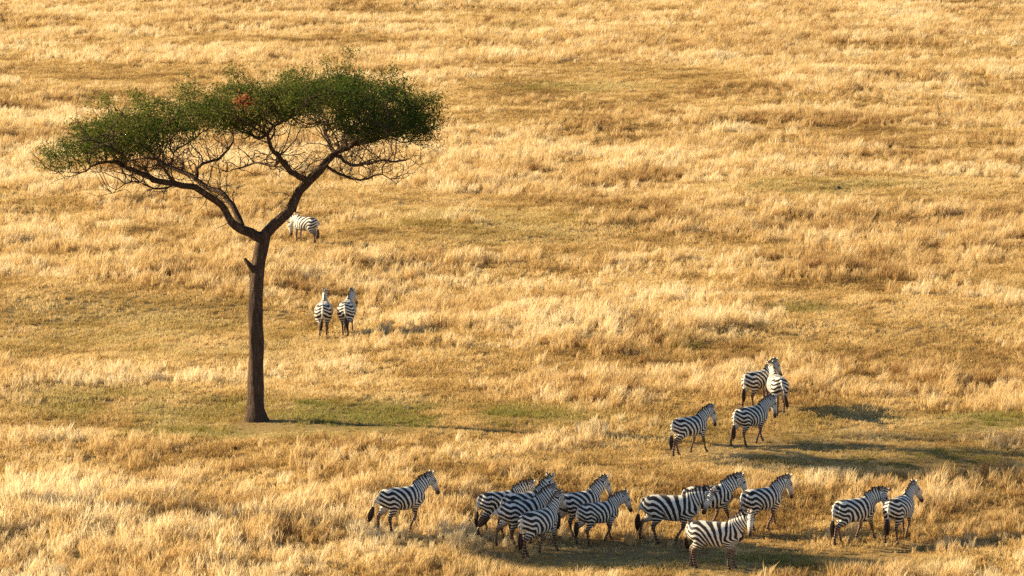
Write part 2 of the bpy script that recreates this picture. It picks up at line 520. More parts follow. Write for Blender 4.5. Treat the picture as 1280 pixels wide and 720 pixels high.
def set_zattrs(me, rest, attrs, seed):
    phi, bias, dark, pale, brown = attrs
    add_attr(me, 'phase', phi * (.93 + .14 * ((seed * 37) % 11) / 10) + seed * .37); add_attr(me, 'bias', bias + .0 * phi)
    add_attr(me, 'dark', dark); add_attr(me, 'pale', pale); add_attr(me, 'brown', brown)
    a = me.attributes.new('rest', 'FLOAT_VECTOR', 'POINT')
    rr = rest + np.array([seed * 3.1, 0, 0]); rr[:, 1] = np.abs(rr[:, 1]) * .6 + rest[:, 1] * .4
    a.data.foreach_set('vector', rr.astype(np.float32).ravel())

def zebra(px, py, heading, label, ps=None, size=1.0, fat=1.0, at=None):
    ps = dict(ps or {}); ps['neck'] = ps.get('neck', 0) + 15; ps['head'] = ps.get('head', 0) - 4; size *= .92
    seed = zebra.k; zebra.k += 1
    loc = unproj(px, py + 8 * (py + 250) / 920) if at is None else at
    root = bpy.data.objects.new('zebra', None); root.empty_display_size = .3
    link(root); root.location = loc; root.rotation_euler = (0, 0, R(heading)); root.scale = (size,) * 3
    tag(root, label, 'zebra', 'zebras grazing and walking on the plain')
    def fatten(P):
        g = sstep(.70, .45, np.abs(P[:, 0])) * sstep(.5, .62, P[:, 2])
        P = P.copy(); P[:, 1] *= 1 + (fat - 1) * g; P[:, 2] -= (fat - 1) * .35 * g * sstep(1.0, .6, P[:, 2]); return P
    B = pose(fatten(ZCO), ZW, ps); zmin = np.sort(B[:, 2])[:30].mean()
    B[:, 2] -= zmin
    me = mesh_np('zebra_body', B, None, ZQ, smooth=True); set_zattrs(me, ZCO, ZA, seed); me.materials.append(M_ZEBRA)
    link(bpy.data.objects.new('body', me), root)
    Mv = pose(MCO, MW, ps); Mv[:, 2] -= zmin
    ma = list(MA); ma[4] = np.clip(ma[4] * 0 + MTIP * .8, 0, 1); ma[1] = ma[1] * 0 + .25; ma[2] = np.zeros(len(MCO)); ma[2] = .9 * (MTIP > .9); ma[3] = ma[3] * 0
    me = mesh_np('zebra_mane', Mv, None, MQ, smooth=False); set_zattrs(me, MCO, ma, seed); me.materials.append(M_ZEBRA)
    link(bpy.data.objects.new('mane', me), root)
    Tv = pose(TCO, TW, ps); Tv[:, 2] -= zmin
    me = mesh_np('zebra_tail_tuft', Tv, TT, TQ, smooth=True); o = np.ones(len(TCO))
    set_zattrs(me, TCO, (o * 0, o * 0, o, o * 0, o * .9), seed); me.materials.append(M_ZEBRA)
    link(bpy.data.objects.new('tail_tuft', me), root)
    return root
zebra.k = 0
#--ZEBRA-END

# ------------------------------------------------------------------ ground: one sheet to the horizon
def ground_sheet():
    near = np.arange(-70, 70.01, 0.7)
    farx = np.array([80, 95, 120, 160, 220, 320, 500, 900, 1600, 3000, 5000.])
    xs = np.r_[-farx[::-1], near, farx]
    ys = np.r_[-3000, -1500, -600, -200, -60, 0, 30, 50, 62, np.arange(70, 400.01, 0.8), 410, 425, 450, 490, 550, 650, 800, 1100, 1600, 2500, 4000, 6000.]
    X, Y = np.meshgrid(xs, ys)
    Z = terrain(X, Y)
    V = np.stack([X.ravel(), Y.ravel(), Z.ravel()], 1)
    nx, ny = len(xs), len(ys)
    i = (np.arange(ny - 1)[:, None] * nx + np.arange(nx - 1)[None, :]).ravel()
    Q = np.stack([i, i + 1, i + nx + 1, i + nx], 1)
    me = mesh_np('ground', V, None, Q, smooth=True); me.materials.append(M_GROUND)
    tag(link(bpy.data.objects.new('ground', me)), kind='structure')
ground_sheet()

# ------------------------------------------------------------------ grass
def tuft_mesh(name, seed, clumps, blades, radius, crad, hmin, hmax, width, lean, seeds=0.3):
    """a patch of several tight bunches, each bunch with its own height, shade and lean"""
    r = np.random.default_rng(seed)
    V = []; T = []; B = []; H = []
    for c in range(clumps):
        a = r.random() * 6.283; q = radius * math.sqrt(r.random())
        cx, cy = q * math.cos(a), q * math.sin(a)
        ch = hmin + (hmax - hmin) * r.random() ** 1.3; cb = r.random()
        cla = r.random() * 6.283; cll = .22 * lean * r.random() + .06
        for k in range(blades):
            a = r.random() * 6.283; q = crad * math.sqrt(r.random())
            x, y = cx + q * math.cos(a), cy + q * math.sin(a)
            h = ch * (.55 + .5 * r.random())
            ll = lean * (0.25 + .75 * r.random()) * h
            lx, ly = ll * math.cos(a) + (cll * math.cos(cla) + .12) * h, ll * math.sin(a) + cll * math.sin(cla) * h
            fa = r.random() * 3.1416; wx, wy = math.cos(fa) * width * .5, math.sin(fa) * width * .5
            n = len(V)
            head = r.random() < seeds
            w2 = 1.5 if head else .75
            V += [(x - wx, y - wy, -.03), (x + wx, y + wy, -.03),
                  (x + lx * .35 - wx * .8, y + ly * .35 - wy * .8, h * .55), (x + lx * .35 + wx * .8, y + ly * .35 + wy * .8, h * .55),
                  (x + lx * .75 - wx * w2, y + ly * .75 - wy * w2, h * .84), (x + lx * .75 + wx * w2, y + ly * .75 + wy * w2, h * .84),
                  (x + lx * 1.1, y + ly * 1.1, h)]
            T += [(n, n + 1, n + 3), (n, n + 3, n + 2), (n + 2, n + 3, n + 5), (n + 2, n + 5, n + 4), (n + 4, n + 5, n + 6)]
            bt = np.clip(.72 * cb + .28 * r.random(), 0, 1); B += [bt] * 7
            H += [0, 0, .2, .2, .9 if head else .4, .9 if head else .4, 1.0 if head else .5]
    me = mesh_np(name, V, T); add_attr(me, 'blade', B); add_attr(me, 'hgt', H)
    return me

def grass_object(name, variants, mat, pts, scale, rotz, tint, green, idx, label_kind='stuff'):
    """one object: a point cloud mesh whose geometry nodes put a tuft on every point"""
    me = bpy.data.meshes.new(name)
    me.vertices.add(len(pts)); me.vertices.foreach_set('co', pts.astype(np.float32).ravel())
    for nm, v in (('tscale', scale), ('trot', rotz), ('tint', tint), ('green', green)):
        add_attr(me, nm, v)
    a = me.attributes.new('tidx', 'INT', 'POINT'); a.data.foreach_set('value', idx.astype(np.int32))
    o = bpy.data.objects.new(name, me); link(o); tag(o, kind='stuff')
    ng = bpy.data.node_groups.new(name + '_spread', 'GeometryNodeTree')
    ng.interface.new_socket('Geometry', in_out='INPUT', socket_type='NodeSocketGeometry')
    ng.interface.new_socket('Geometry', in_out='OUTPUT', socket_type='NodeSocketGeometry')
    N = ng.nodes; L = ng.links
    gi = N.new('NodeGroupInput'); go = N.new('NodeGroupOutput')
    iop = N.new('GeometryNodeInstanceOnPoints')
    L.new(gi.outputs[0], iop.inputs['Points'])
    gti = N.new('GeometryNodeGeometryToInstance')
    for vo in reversed(variants):
        oi = N.new('GeometryNodeObjectInfo'); oi.inputs['Object'].default_value = vo
        oi.inputs['As Instance'].default_value = False
        L.new(oi.outputs['Geometry'], gti.inputs[0])
    L.new(gti.outputs[0], iop.inputs['Instance'])
    iop.inputs['Pick Instance'].default_value = True
    def named(nm, typ):
        n = N.new('GeometryNodeInputNamedAttribute'); n.data_type = typ; n.inputs[0].default_value = nm; return n.outputs[0]
    L.new(named('tidx', 'INT'), iop.inputs['Instance Index'])
    cx = N.new('ShaderNodeCombineXYZ'); L.new(named('trot', 'FLOAT'), cx.inputs['Z'])
    er = N.new('FunctionNodeEulerToRotation'); L.new(cx.outputs[0], er.inputs[0]); L.new(er.outputs[0], iop.inputs['Rotation'])
    cs = N.new('ShaderNodeCombineXYZ'); sc = named('tscale', 'FLOAT')
    for k in range(3): L.new(sc, cs.inputs[k])
    L.new(cs.outputs[0], iop.inputs['Scale'])
    L.new(iop.outputs[0], go.inputs[0])
    md = o.modifiers.new('spread', 'NODES'); md.node_group = ng
    return o

def ell(px, py, cx, cy, rx, ry, soft=.45):
    d = np.sqrt(((px - cx) / rx) ** 2 + ((py - cy) / ry) ** 2)
    return sstep(1 + soft, 1 - soft, d)

# grazed-down patches, tall stands, green flushes and shade streaks painted green, surveyed from the photograph onto the plain
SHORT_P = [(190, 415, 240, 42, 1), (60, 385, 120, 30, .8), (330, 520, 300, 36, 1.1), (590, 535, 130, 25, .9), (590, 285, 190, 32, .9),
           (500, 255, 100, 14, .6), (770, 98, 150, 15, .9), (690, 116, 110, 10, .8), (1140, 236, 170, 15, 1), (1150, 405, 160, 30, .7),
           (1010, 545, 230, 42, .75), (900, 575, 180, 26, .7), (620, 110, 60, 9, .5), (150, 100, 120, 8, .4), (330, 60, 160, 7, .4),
           (1100, 60, 140, 7, .3), (860, 300, 100, 12, .5), (1160, 165, 150, 9, .4), (900, 697, 260, 15, 1.2), (1180, 530, 130, 12, .9), (1120, 574, 190, 14, .9), (60, 330, 90, 10, .4), (1000, 375, 60, 12, .5)]  # right-hand streaks kept short so the acacia's cast shade shows
TALL_P = [(780, 482, 190, 22, .8), (760, 412, 150, 26, .6), (520, 322, 160, 14, .6), (170, 345, 150, 12, .6), (90, 470, 120, 14, .7),
          (1180, 385, 120, 12, .4), (640, 175, 200, 12, .4), (900, 190, 200, 12, .5), (1000, 60, 240, 12, .5), (250, 70, 200, 9, .5),
          (820, 60, 120, 10, .5), (1120, 480, 170, 22, .6), (1065, 518, 60, 8, .5), (445, 424, 40, 6, .8), (740, 560, 110, 26, .7), (300, 640, 420, 60, .35), (300, 708, 330, 16, .5), (1000, 719, 260, 5, .5),
          (1020, 280, 240, 16, .4), (460, 640, 120, 30, .3), (1210, 640, 110, 40, .4), (120, 240, 140, 14, .5), (660, 230, 140, 12, .5)]
GREEN_P = [(190, 508, 170, 24, .42), (520, 524, 210, 22, .72), (350, 540, 260, 14, .5), (900, 697, 260, 15, .7), (1180, 530, 120, 12, .75), (1120, 574, 170, 12, .7), (388, 505, 26, 5, .9), (850, 428, 30, 8, .8), (720, 112, 90, 7, .35), (240, 500, 60, 10, .4),  # right-hand streaks put the green look of the acacia's shade into grass colour
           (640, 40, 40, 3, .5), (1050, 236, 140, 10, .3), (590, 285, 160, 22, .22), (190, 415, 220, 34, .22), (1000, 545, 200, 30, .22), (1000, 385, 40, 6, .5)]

# grass trodden down by the animals' feet, or shortened so the acacia's shadow shows
TROD_P = [(505, 668, 52, 16, .5), (655, 684, 70, 20, .45), (740, 680, 60, 18, .45), (845, 682, 70, 16, .5), (900, 712, 60, 16, .45),
          (960, 668, 50, 14, .45), (1072, 682, 50, 16, .45), (1128, 674, 40, 14, .45), (865, 570, 45, 14, .5), (940, 560, 50, 14, .5),
          (960, 515, 50, 10, .4), (405, 424, 22, 8, .4), (435, 422, 22, 8, .4), (382, 308, 30, 7, .35), (440, 541, 150, 9, .55), (322, 530, 34, 9, .7), (1150, 560, 180, 34, .3)]

def scatter():
    r = np.random.default_rng(11)
    P = []
    y = 82.0
    while y < 395:
        cell = 0.31 + 0.20 * min(1, max(0, (y - 100) / 220))      # tufts a little sparser and larger far away
        hw = y * 640 / 4800 + 7.0
        xs = np.arange(-hw, hw, cell)
        P.append(np.stack([xs + (r.random(len(xs)) - .5) * cell * 1.2, y + (r.random(len(xs)) - .5) * cell * 1.4, np.full(len(xs), cell)], 1))
        y += cell
    P = np.concatenate(P)
    x, y, cell = P.T
    px, py = project(x, y)
    t = fbm(x, y, 11.0, 101, 4) * .62 + fbm(x, y, 2.6, 131, 3) * .38
    t = (t - .5) * 3.1 + .10
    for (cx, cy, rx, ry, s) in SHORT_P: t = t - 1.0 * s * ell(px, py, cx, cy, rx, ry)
    for (cx, cy, rx, ry, s) in TALL_P: t = t + .55 * s * ell(px, py, cx, cy, rx, ry)
    t = t + (r.random(len(x)) - .5) * .55 + (fbm(x, y, 1.1, 411, 2) - .5) * .9
    trod = np.ones(len(x))
    for (cx, cy, rx, ry, s) in TROD_P: trod = trod * (1 - s * ell(px, py, cx, cy, rx, ry, .3))
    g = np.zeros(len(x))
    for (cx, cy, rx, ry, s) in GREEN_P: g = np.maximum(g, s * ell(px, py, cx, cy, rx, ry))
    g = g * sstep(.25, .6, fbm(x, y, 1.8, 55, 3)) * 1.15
    hue = fbm(x, y, 7.0, 71, 3); hue2 = fbm(x, y, 1.2, 77, 2)
    z = terrain(x, y)
    # bare trodden ring round the trunk
    tall = t > 0.0
    k = cell / .31
    tint = np.clip(.54 + (hue - .5) * 1.15 + (hue2 - .5) * 1.1 + (r.random(len(x)) - .5) * .30, 0, 1)
    rot = r.random(len(x)) * .9 - .45          # the stand leans one way, downwind
    rnd = r.random(len(x))
    pts = np.stack([x, y, z], 1)
    bun = fbm(x, y, .95, 301, 2)
    sT = (.38 + .50 * np.clip(t, 0, 1) + 1.0 * (bun - .3) * (.6 + .5 * np.clip(t, 0, 1)) + .45 * (rnd - .5)).clip(.3, 1.35) * .88 * trod * (1 + .50 * (k - 1))
    sS = (.75 + .5 * np.clip(t + .8, 0, 1.0) + .35 * (rnd - .5)) * (1 + .5 * (k - 1)) * trod
    iT = r.integers(0, 6, len(x)); iS = r.integers(0, 6, len(x))
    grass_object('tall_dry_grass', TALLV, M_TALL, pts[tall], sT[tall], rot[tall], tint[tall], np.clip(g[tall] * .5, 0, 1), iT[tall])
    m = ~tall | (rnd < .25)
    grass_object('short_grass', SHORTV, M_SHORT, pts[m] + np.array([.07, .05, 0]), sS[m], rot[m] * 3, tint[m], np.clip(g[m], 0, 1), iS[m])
    print('tufts', tall.sum(), m.sum())

def variants(prefix, mat, n, **kw):
    out = []
    for k in range(n):
        me = tuft_mesh(prefix, 200 + k + len(prefix), **kw); me.materials.append(mat)
        o = bpy.data.objects.new(prefix, me)       # kept out of the scene: only the grass spread uses it
        out.append(o)
    return out
TALLV = variants('tall_tuft', M_TALL, 6, clumps=6, blades=14, radius=.30, crad=.05, hmin=.22, hmax=.70, width=.013, lean=.32, seeds=.5)
SHORTV = variants('short_tuft', M_SHORT, 6, clumps=9, blades=9, radius=.34, crad=.07, hmin=.05, hmax=.20, width=.015, lean=.8, seeds=.1)
scatter()
#--GRASS-END

# ------------------------------------------------------------------ acacia
def limb_mesh(nodes, parent, radius, seg=7):
    """tubes along every chain of a branching skeleton"""
    n = len(nodes); kids = [[] for _ in range(n)]
    for i, p in enumerate(parent):
        if p >= 0: kids[p].append(i)
    V = []; Q = []; T = []
    def chain(start, first):
        idx = [start] if start >= 0 else []
        cur = first
        while True:
            idx.append(cur)
            if not kids[cur]: break
            ks = sorted(kids[cur], key=lambda q: -radius[q])
            for q in ks[1:]: todo.append((cur, q))
            cur = ks[0]
        P = nodes[idx]; rr = radius[idx].copy()
        if start >= 0: rr[0] = min(rr[0], rr[1] * 1.15)
        s = seg if rr.max() > .05 else (5 if rr.max() > .02 else 3)
        if rr.max() > .14: s = 14
        Tn = np.gradient(P, axis=0) if len(P) > 1 else np.array([[0, 0, 1.]])
        ref = np.array([0.31, .86, .41]); off = len(V)
        for i in range(len(P)):
            t = Tn[i] / (np.linalg.norm(Tn[i]) + 1e-9)
            a = np.cross(t, ref); a /= np.linalg.norm(a); b = np.cross(t, a)
            for k in range(s):
                an = 2 * math.pi * k / s
                f = 1 + (.10 * math.sin(3 * an + P[i][2] * 1.7) + .06 * math.sin(5 * an - P[i][2] * 4) if s == 14 else 0)
                V.append(P[i] + (a * math.cos(an) + b * math.sin(an)) * rr[i] * f)
        for i in range(len(P) - 1):
            for k in range(s):
                k2 = (k + 1) % s
                Q.append((off + i * s + k, off + i * s + k2, off + (i + 1) * s + k2, off + (i + 1) * s + k))
        V.append(P[-1]); c = len(V) - 1; l = off + (len(P) - 1) * s
        for k in range(s): T.append((l + k, l + (k + 1) % s, c))
    todo = [(-1, 0)]
    while todo: chain(*todo.pop())
    return np.array(V), T, Q

def acacia(base, limbs, lobes, label, seed, n_leaf, attract, dead=None, mirror=1, group=None):
    """limbs: list of (parent limb, parent key, [(x, depth, z, radius)...]); lobes: crown layers (cx, cy, cz, rx, ry, rz, tilt)"""
    r = np.random.default_rng(seed)
    nodes = []; par = []; rad = []; ends = []
    limb_idx = []
    for (pl, pk, keys) in limbs:
        K = np.array(keys, float); K[:, 0] *= mirror
        start = -1
        if pl >= 0: start = limb_idx[pl][pk]; K = np.vstack([np.r_[nodes[start], min(rad[start], K[0, 3] * 1.1)], K])
        d = np.r_[0, np.cumsum(np.linalg.norm(np.diff(K[:, :3], axis=0), axis=1))]
        m = max(2, int(d[-1] / .22)); u = np.linspace(0, d[-1], m)
        # smooth interpolation of the surveyed keys
        def cr(A, x):
            i = min(np.searchsorted(d, x, side='right') - 1, len(d) - 2); t = (x - d[i]) / (d[i + 1] - d[i])
            p0 = A[max(i - 1, 0)]; p1 = A[i]; p2 = A[i + 1]; p3 = A[min(i + 2, len(A) - 1)]
            return .5 * ((2 * p1) + (p2 - p0) * t + (2 * p0 - 5 * p1 + 4 * p2 - p3) * t * t + (3 * p1 - p0 - 3 * p2 + p3) * t ** 3)
        pts = np.array([cr(K, x) for x in u])
        pts[1:-1, :3] += r.normal(0, .022, (m - 2, 3)) * (pts[1:-1, 3:4] < .2)
        key_map = {}; prev = start
        for i in range(m):
            if i == 0 and start >= 0: node = start
            else:
                nodes.append(pts[i, :3]); par.append(prev); rad.append(max(pts[i, 3], .012)); node = len(nodes) - 1
            prev = node
            for q, dk in enumerate(d):
                kk = q if start < 0 else q - 1
                if kk >= 0 and abs(u[i] - dk) <= (u[1] - u[0]) * .51: key_map[kk] = node
        limb_idx.append(key_map)
    nodes = [np.array(p) for p in nodes]; n_main = len(nodes); fixed = np.array(rad)
    # attraction points inside the crown layers, reached by space colonisation
    A = []
    tot = sum(l[3] * l[4] for l in lobes)
    for (cx, cy, cz, rx, ry, rz, tilt) in lobes:
        cx *= mirror
        k = int(attract * rx * ry / tot)
        a = r.random(k) * 6.283; q = np.sqrt(r.random(k)); h = r.random(k) * 2 - 1.0; low = r.random(k) < .34; h[low] -= r.random(low.sum()) * 2.1
        x = rx * q * np.cos(a); y = ry * q * np.sin(a); dome = np.sqrt(np.clip(1 - q ** 2, 0, 1))
        z = rz * (h * .6 + .3) * (0.45 + .55 * dome) + tilt * mirror * x
        A.append(np.stack([cx + x, cy + y, cz + z], 1))
    A = np.concatenate(A); alive = np.ones(len(A), bool)
    step = .24; infl = 3.2; kill = .34
    N = np.array(nodes); P = list(par)
    can = np.arange(len(N)) ; ok_node = N[:, 2] > 5.9
    near = np.full(len(A), 1e9); ni = np.zeros(len(A), int)
    def upd(ids):
        for s0 in range(0, len(ids), 400):
            ii = ids[s0:s0 + 400]
            D = np.linalg.norm(A[:, None] - N[ii][None], axis=2); j = D.argmin(1); m = D[np.arange(len(A)), j]
            b = m < near; near[b] = m[b]; ni[b] = ii[j[b]]
    upd(np.where(ok_node)[0])
    gen = 0
    while gen < 70 and alive.any() and len(N) < 9000:
        gen += 1
        act = alive & (near < infl)
        if not act.any(): break
        dirs = {}
        V = A[act] - N[ni[act]]; V /= np.linalg.norm(V, axis=1)[:, None] + 1e-9
        uq, inv = np.unique(ni[act], return_inverse=True)
        S = np.zeros((len(uq), 3)); np.add.at(S, inv, V)
        S /= np.linalg.norm(S, axis=1)[:, None] + 1e-9
        S += r.normal(0, .22, S.shape); S /= np.linalg.norm(S, axis=1)[:, None]
        newp = N[uq] + S * step
        st = len(N); N = np.vstack([N, newp]); P += list(uq)
        upd(np.arange(st, len(N)))
        alive &= near > kill
    # fine side twigs all along the upper limbs
    par_l = list(P); N_l = [p for p in N]
    host = np.where((N[:, 2] > 6.6) & (N[:, 2] < 20))[0]
    main_r = np.r_[fixed, np.full(len(N) - n_main, .02)]
    for h0 in host:
        if main_r[h0] > .105: continue
        for _ in range(1 if h0 >= n_main else 4):
            if r.random() > (.26 if h0 >= n_main else .60): continue
            out = N[h0] - np.array([0, 0, 7.0]); out[2] = 0; out /= np.linalg.norm(out) + 1e-6
            d = r.normal(0, 1, 3) * np.array([1, 1, .55]) + out * .7 + np.array([0, 0, .45]); d /= np.linalg.norm(d)
            cur = h0; p = N[h0].copy(); m = r.integers(3, 10 if h0 < n_main else 6)
            for j in range(m):
                d = d + r.normal(0, .30, 3) + np.array([0, 0, .05]); d /= np.linalg.norm(d)
                p = p + d * .17; N_l.append(p.copy()); par_l.append(cur); cur = len(N_l) - 1
                if r.random() < .45:
                    d2 = d + r.normal(0, .8, 3); d2 /= np.linalg.norm(d2); q = p.copy(); c2 = cur
                    for jj in range(r.integers(1, 4)):
                        q = q + d2 * .16; N_l.append(q.copy()); par_l.append(c2); c2 = len(N_l) - 1; d2 = d2 + r.normal(0, .25, 3); d2 /= np.linalg.norm(d2)
    N = np.array(N_l); par = np.array(par_l)
    # pipe-model radii for grown twigs
    nk = np.zeros(len(N)); 
    acc = np.zeros(len(N))
    for i in range(len(N) - 1, -1, -1):
        if acc[i] == 0: acc[i] = .0085 ** 2.3
        if par[i] >= 0: acc[par[i]] += acc[i]
    radius = acc ** (1 / 2.3)
    radius[:n_main] = np.maximum(fixed, .012)
    for i in range(n_main, len(N)):
        radius[i] = min(radius[i], radius[par[i]] * .93)
    root = bpy.data.objects.new('acacia_tree', None); link(root); root.location = base
    tag(root, label, 'tree', group)
    v, t, q = limb_mesh(N, par, radius)
    # root flare
    fl = np.clip(1 - (v[:, 2]) / .55, 0, 1) ** 2
    low = v[:, 2] < .6
    c0 = nodes[0]; ang = np.arctan2(v[:, 1], v[:, 0])
    v[low, :2] *= (1 + (fl * (.42 + .24 * np.sin(5 * ang + 1)))[low])[:, None]
    me = mesh_np('acacia_trunk', v, t, q, smooth=True); me.materials.append(M_BARK)
    link(bpy.data.objects.new('trunk', me), root)
    # leaves: small feathery leaflets clustered on the outer twigs
    deg = np.zeros(len(N), int); np.add.at(deg, par[par >= 0], 1)
    tips = np.where((deg == 0) | (radius < .016))[0]; tips = tips[tips >= n_main]
    # only the upper layer carries foliage
    keep = np.zeros(len(tips), bool); top = np.full(len(tips), -9.)
    for (cx, cy, cz, rx, ry, rz, tilt) in lobes:
        cx *= mirror
        dx = (N[tips, 0] - cx) / rx; dy = (N[tips, 1] - cy) / ry
        e = N[tips, 2] - (cz + tilt * mirror * (N[tips, 0] - cx))
        keep |= (dx * dx + dy * dy < 1.15) & (e > -rz * 1.35 + r.random(len(tips)) * rz * 1.2)
    tips = tips[keep]
    k = max(1, n_leaf // max(len(tips), 1))
    dens = .10 + 2.2 * r.random(len(tips)) ** 1.8 * (.32 + 1.25 * sstep(.38, .62, fbm(N[tips, 0], N[tips, 1], 1.5, 70 + seed, 2)))
    cnt = r.poisson(k * dens * (1 - .42 * sstep(1.5, 4.5, N[tips, 0])))
    cid = np.repeat(np.arange(len(tips)), cnt); M = len(cid)
    C = N[tips][cid] + r.normal(0, 1, (M, 3)) * np.array([.17, .17, .085]) + np.array([0, 0, .03])
    sz = .017 + .020 * r.random(M)
    a = r.normal(0, 1, (M, 3)); a /= np.linalg.norm(a, axis=1)[:, None]
    b = np.cross(a, r.normal(0, 1, (M, 3))); b /= np.linalg.norm(b, axis=1)[:, None]
    L = a * sz[:, None] * 1.25; Wd = b * sz[:, None] * .55
    V = np.stack([C - L, C + Wd, C + L, C - Wd], 1).reshape(-1, 3)
    Q = np.arange(M * 4).reshape(-1, 4)
    ct = r.random(len(tips)); lf = np.clip(.52 + .55 * (ct[cid] - .5) + .42 * (r.random(M) - .5) + .30 * (fbm(C[:, 0], C[:, 1], 2.4, 900 + seed, 2) - .5) * 2 - .035 * C[:, 0], 0, 1)  # tint falls along x: sunlit left and shaded right put into leaf colour
    me = mesh_np('acacia_crown', V, None, Q); add_attr(me, 'tint', np.repeat(lf, 4)); me.materials.append(M_LEAF)
    link(bpy.data.objects.new('crown', me), root)
    if dead:
        M = 230; C = np.array(dead) + r.normal(0, 1, (M, 3)) * np.array([.16, .16, .11]); sz = .03 + .03 * r.random(M)
        a = r.normal(0, 1, (M, 3)); a /= np.linalg.norm(a, axis=1)[:, None]
        b = np.cross(a, r.normal(0, 1, (M, 3))); b /= np.linalg.norm(b, axis=1)[:, None]
        L = a * sz[:, None] * 1.25; Wd = b * sz[:, None] * .7
        V = np.stack([C - L, C + Wd, C + L, C - Wd], 1).reshape(-1, 3)
        me = mesh_np('dead_leaf_clump', V, None, np.arange(M * 4).reshape(-1, 4)); add_attr(me, 'tint', np.repeat(r.random(M), 4)); me.materials.append(M_DEADLEAF)
        o = link(bpy.data.objects.new('dead_leaf_clump', me), root); o['label'] = 'rusty red clump of dead leaves'; o['kind'] = 'stuff'
    print('tree', len(N), 'leaves', len(Q))
    return root

PXM = 40.0
def K(px, py, depth, rad):       # survey of a limb: pixel offsets from the tree's foot become metres at the tree's distance
    return ((px - 322) / PXM, depth, (525 - py) / PXM - .16 * depth, rad)
LIMBS = [
    (-1, 0, [K(322, 528, 0, .30), K(320, 500, 0, .265), K(320, 460, 0, .235), K(321, 420, 0, .225), K(321, 380, 0, .22), K(323, 345, 0, .215), K(326, 318, 0, .215), K(331, 295, 0, .20)]),
    # left fork
    (0, 7, [K(318, 291, -.05, .15), K(303, 284, -.1, .14), K(291, 274, -.2, .125), K(284, 258, -.35, .11), K(270, 246, -.5, .105), K(250, 234, -.7, .10), K(222, 230, -1.0, .09), K(195, 223, -1.2, .078), K(173, 212, -1.4, .065), K(153, 203, -1.5, .05), K(130, 207, -1.6, .035), K(117, 217, -1.6, .025), K(92, 217, -1.7, .014)]),
    (1, 1, [K(300, 272, .15, .10), K(293, 256, .4, .092), K(280, 238, .7, .085), K(258, 228, 1.1, .08), K(242, 217, 1.4, .075), K(226, 208, 1.7, .065), K(207, 202, 2.0, .055), K(190, 190, 2.2, .042), K(170, 190, 2.4, .03), K(140, 196, 2.6, .02)]),
    (2, 4, [K(248, 205, 1.0, .055), K(256, 199, 1.0, .048), K(273, 193, 1.2, .042), K(287, 177, 1.5, .034), K(290, 163, 1.7, .024)]),
    (2, 5, [K(224, 196, 2.4, .045), K(212, 186, 3.0, .038), K(205, 176, 3.5, .028)]),
    (1, 6, [K(214, 214, -1.8, .045), K(205, 198, -2.4, .038), K(190, 186, -2.9, .028)]),
    (1, 8, [K(168, 200, -2.2, .04), K(150, 188, -2.8, .032), K(125, 182, -3.2, .024)]),
    (1, 6, [K(205, 236, -.8, .03), K(180, 227, -.6, .026), K(160, 228, -.5, .020), K(146, 240, -.4, .012)]),
    # right fork
    (0, 7, [K(346, 278, .05, .165), K(362, 261, .1, .15), K(373, 240, .2, .14), K(388, 221, .3, .13), K(405, 205, .4, .115), K(416, 191, .5, .10), K(437, 180, .6, .075), K(462, 171, .7, .055), K(495, 165, .8, .035), K(525, 160, .8, .02)]),
    (8, 3, [K(368, 215, -.4, .095), K(358, 202, -.9, .085), K(347, 189, -1.3, .07), K(341, 172, -1.7, .055), K(350, 162, -2.0, .04), K(372, 152, -2.4, .028)]),
    (9, 3, [K(330, 175, -1.2, .045), K(315, 166, -.8, .035), K(300, 158, -.4, .022)]),
    (8, 5, [K(412, 176, 1.2, .07), K(405, 160, 2.0, .055), K(410, 145, 2.8, .04)]),
    (8, 6, [K(450, 172, -.6, .06), K(470, 170, -1.8, .045), K(488, 168, -3.0, .03)]),
    (8, 4, [K(425, 214, .2, .045), K(450, 223, 0, .035), K(477, 216, -.2, .025), K(497, 228, -.3, .012)]),
    (8, 5, [K(440, 200, 1.6, .05), K(470, 192, 2.6, .038), K(505, 190, 3.2, .02)]),
    (8, 6, [K(430, 160, 1.8, .055), K(452, 140, 3.0, .04), K(470, 125, 3.8, .025)]),
    (9, 1, [K(345, 206, -.2, .045), K(325, 200, .3, .035), K(300, 205, .8, .024), K(285, 210, 1.0, .014)]),
    # broken stubs
    (0, 5, [K(318, 334, -.12, .10), K(312, 326, -.2, .075), K(308, 321, -.22, .05)]),
    (1, 2, [K(284, 281, -.3, .035), K(276, 283, -.35, .012)]),
    (8, 2, [K(371, 265, .1, .03), K(379, 264, .1, .010)]),
]
def C(px, py, depth): return (px - 322) / PXM, depth, (525 - py) / PXM - .16 * depth
def lobe(px, py, depth, rx, ry, rz, tilt=0.): return (*C(px, py, depth), rx, ry, rz, tilt)
LOBES = [lobe(150, 176, -1.3, 2.1, 1.7, .50, .22), lobe(215, 158, -1.2, 2.4, 1.9, .60, .12), lobe(225, 136, 4.3, 1.9, 1.1, .36, .12),
         lobe(272, 146, -1.7, 1.7, 1.7, .52, 0), lobe(335, 130, -1.3, 2.2, 2.1, .62, .06), lobe(318, 114, 4.6, 1.9, 1.1, .34, 0),
         lobe(400, 130, -1.2, 2.5, 2.0, .72, -.02), lobe(412, 101, 4.8, 2.5, 1.3, .36, -.05), lobe(458, 128, -1.0, 2.2, 2.1, .72, -.17),
         lobe(510, 158, -.4, 1.05, 1.7, .46, -.28), lobe(470, 172, -1.9, 1.5, 1.3, .32, -.1), lobe(98, 197, -1.0, .85, 1.3, .42, .2),
         lobe(385, 110, 1.6, 1.2, .9, .35, 0), lobe(240, 138, 1.8, 1.0, .8, .3, 0)]
bx, by, bz = unproj(322, 526)
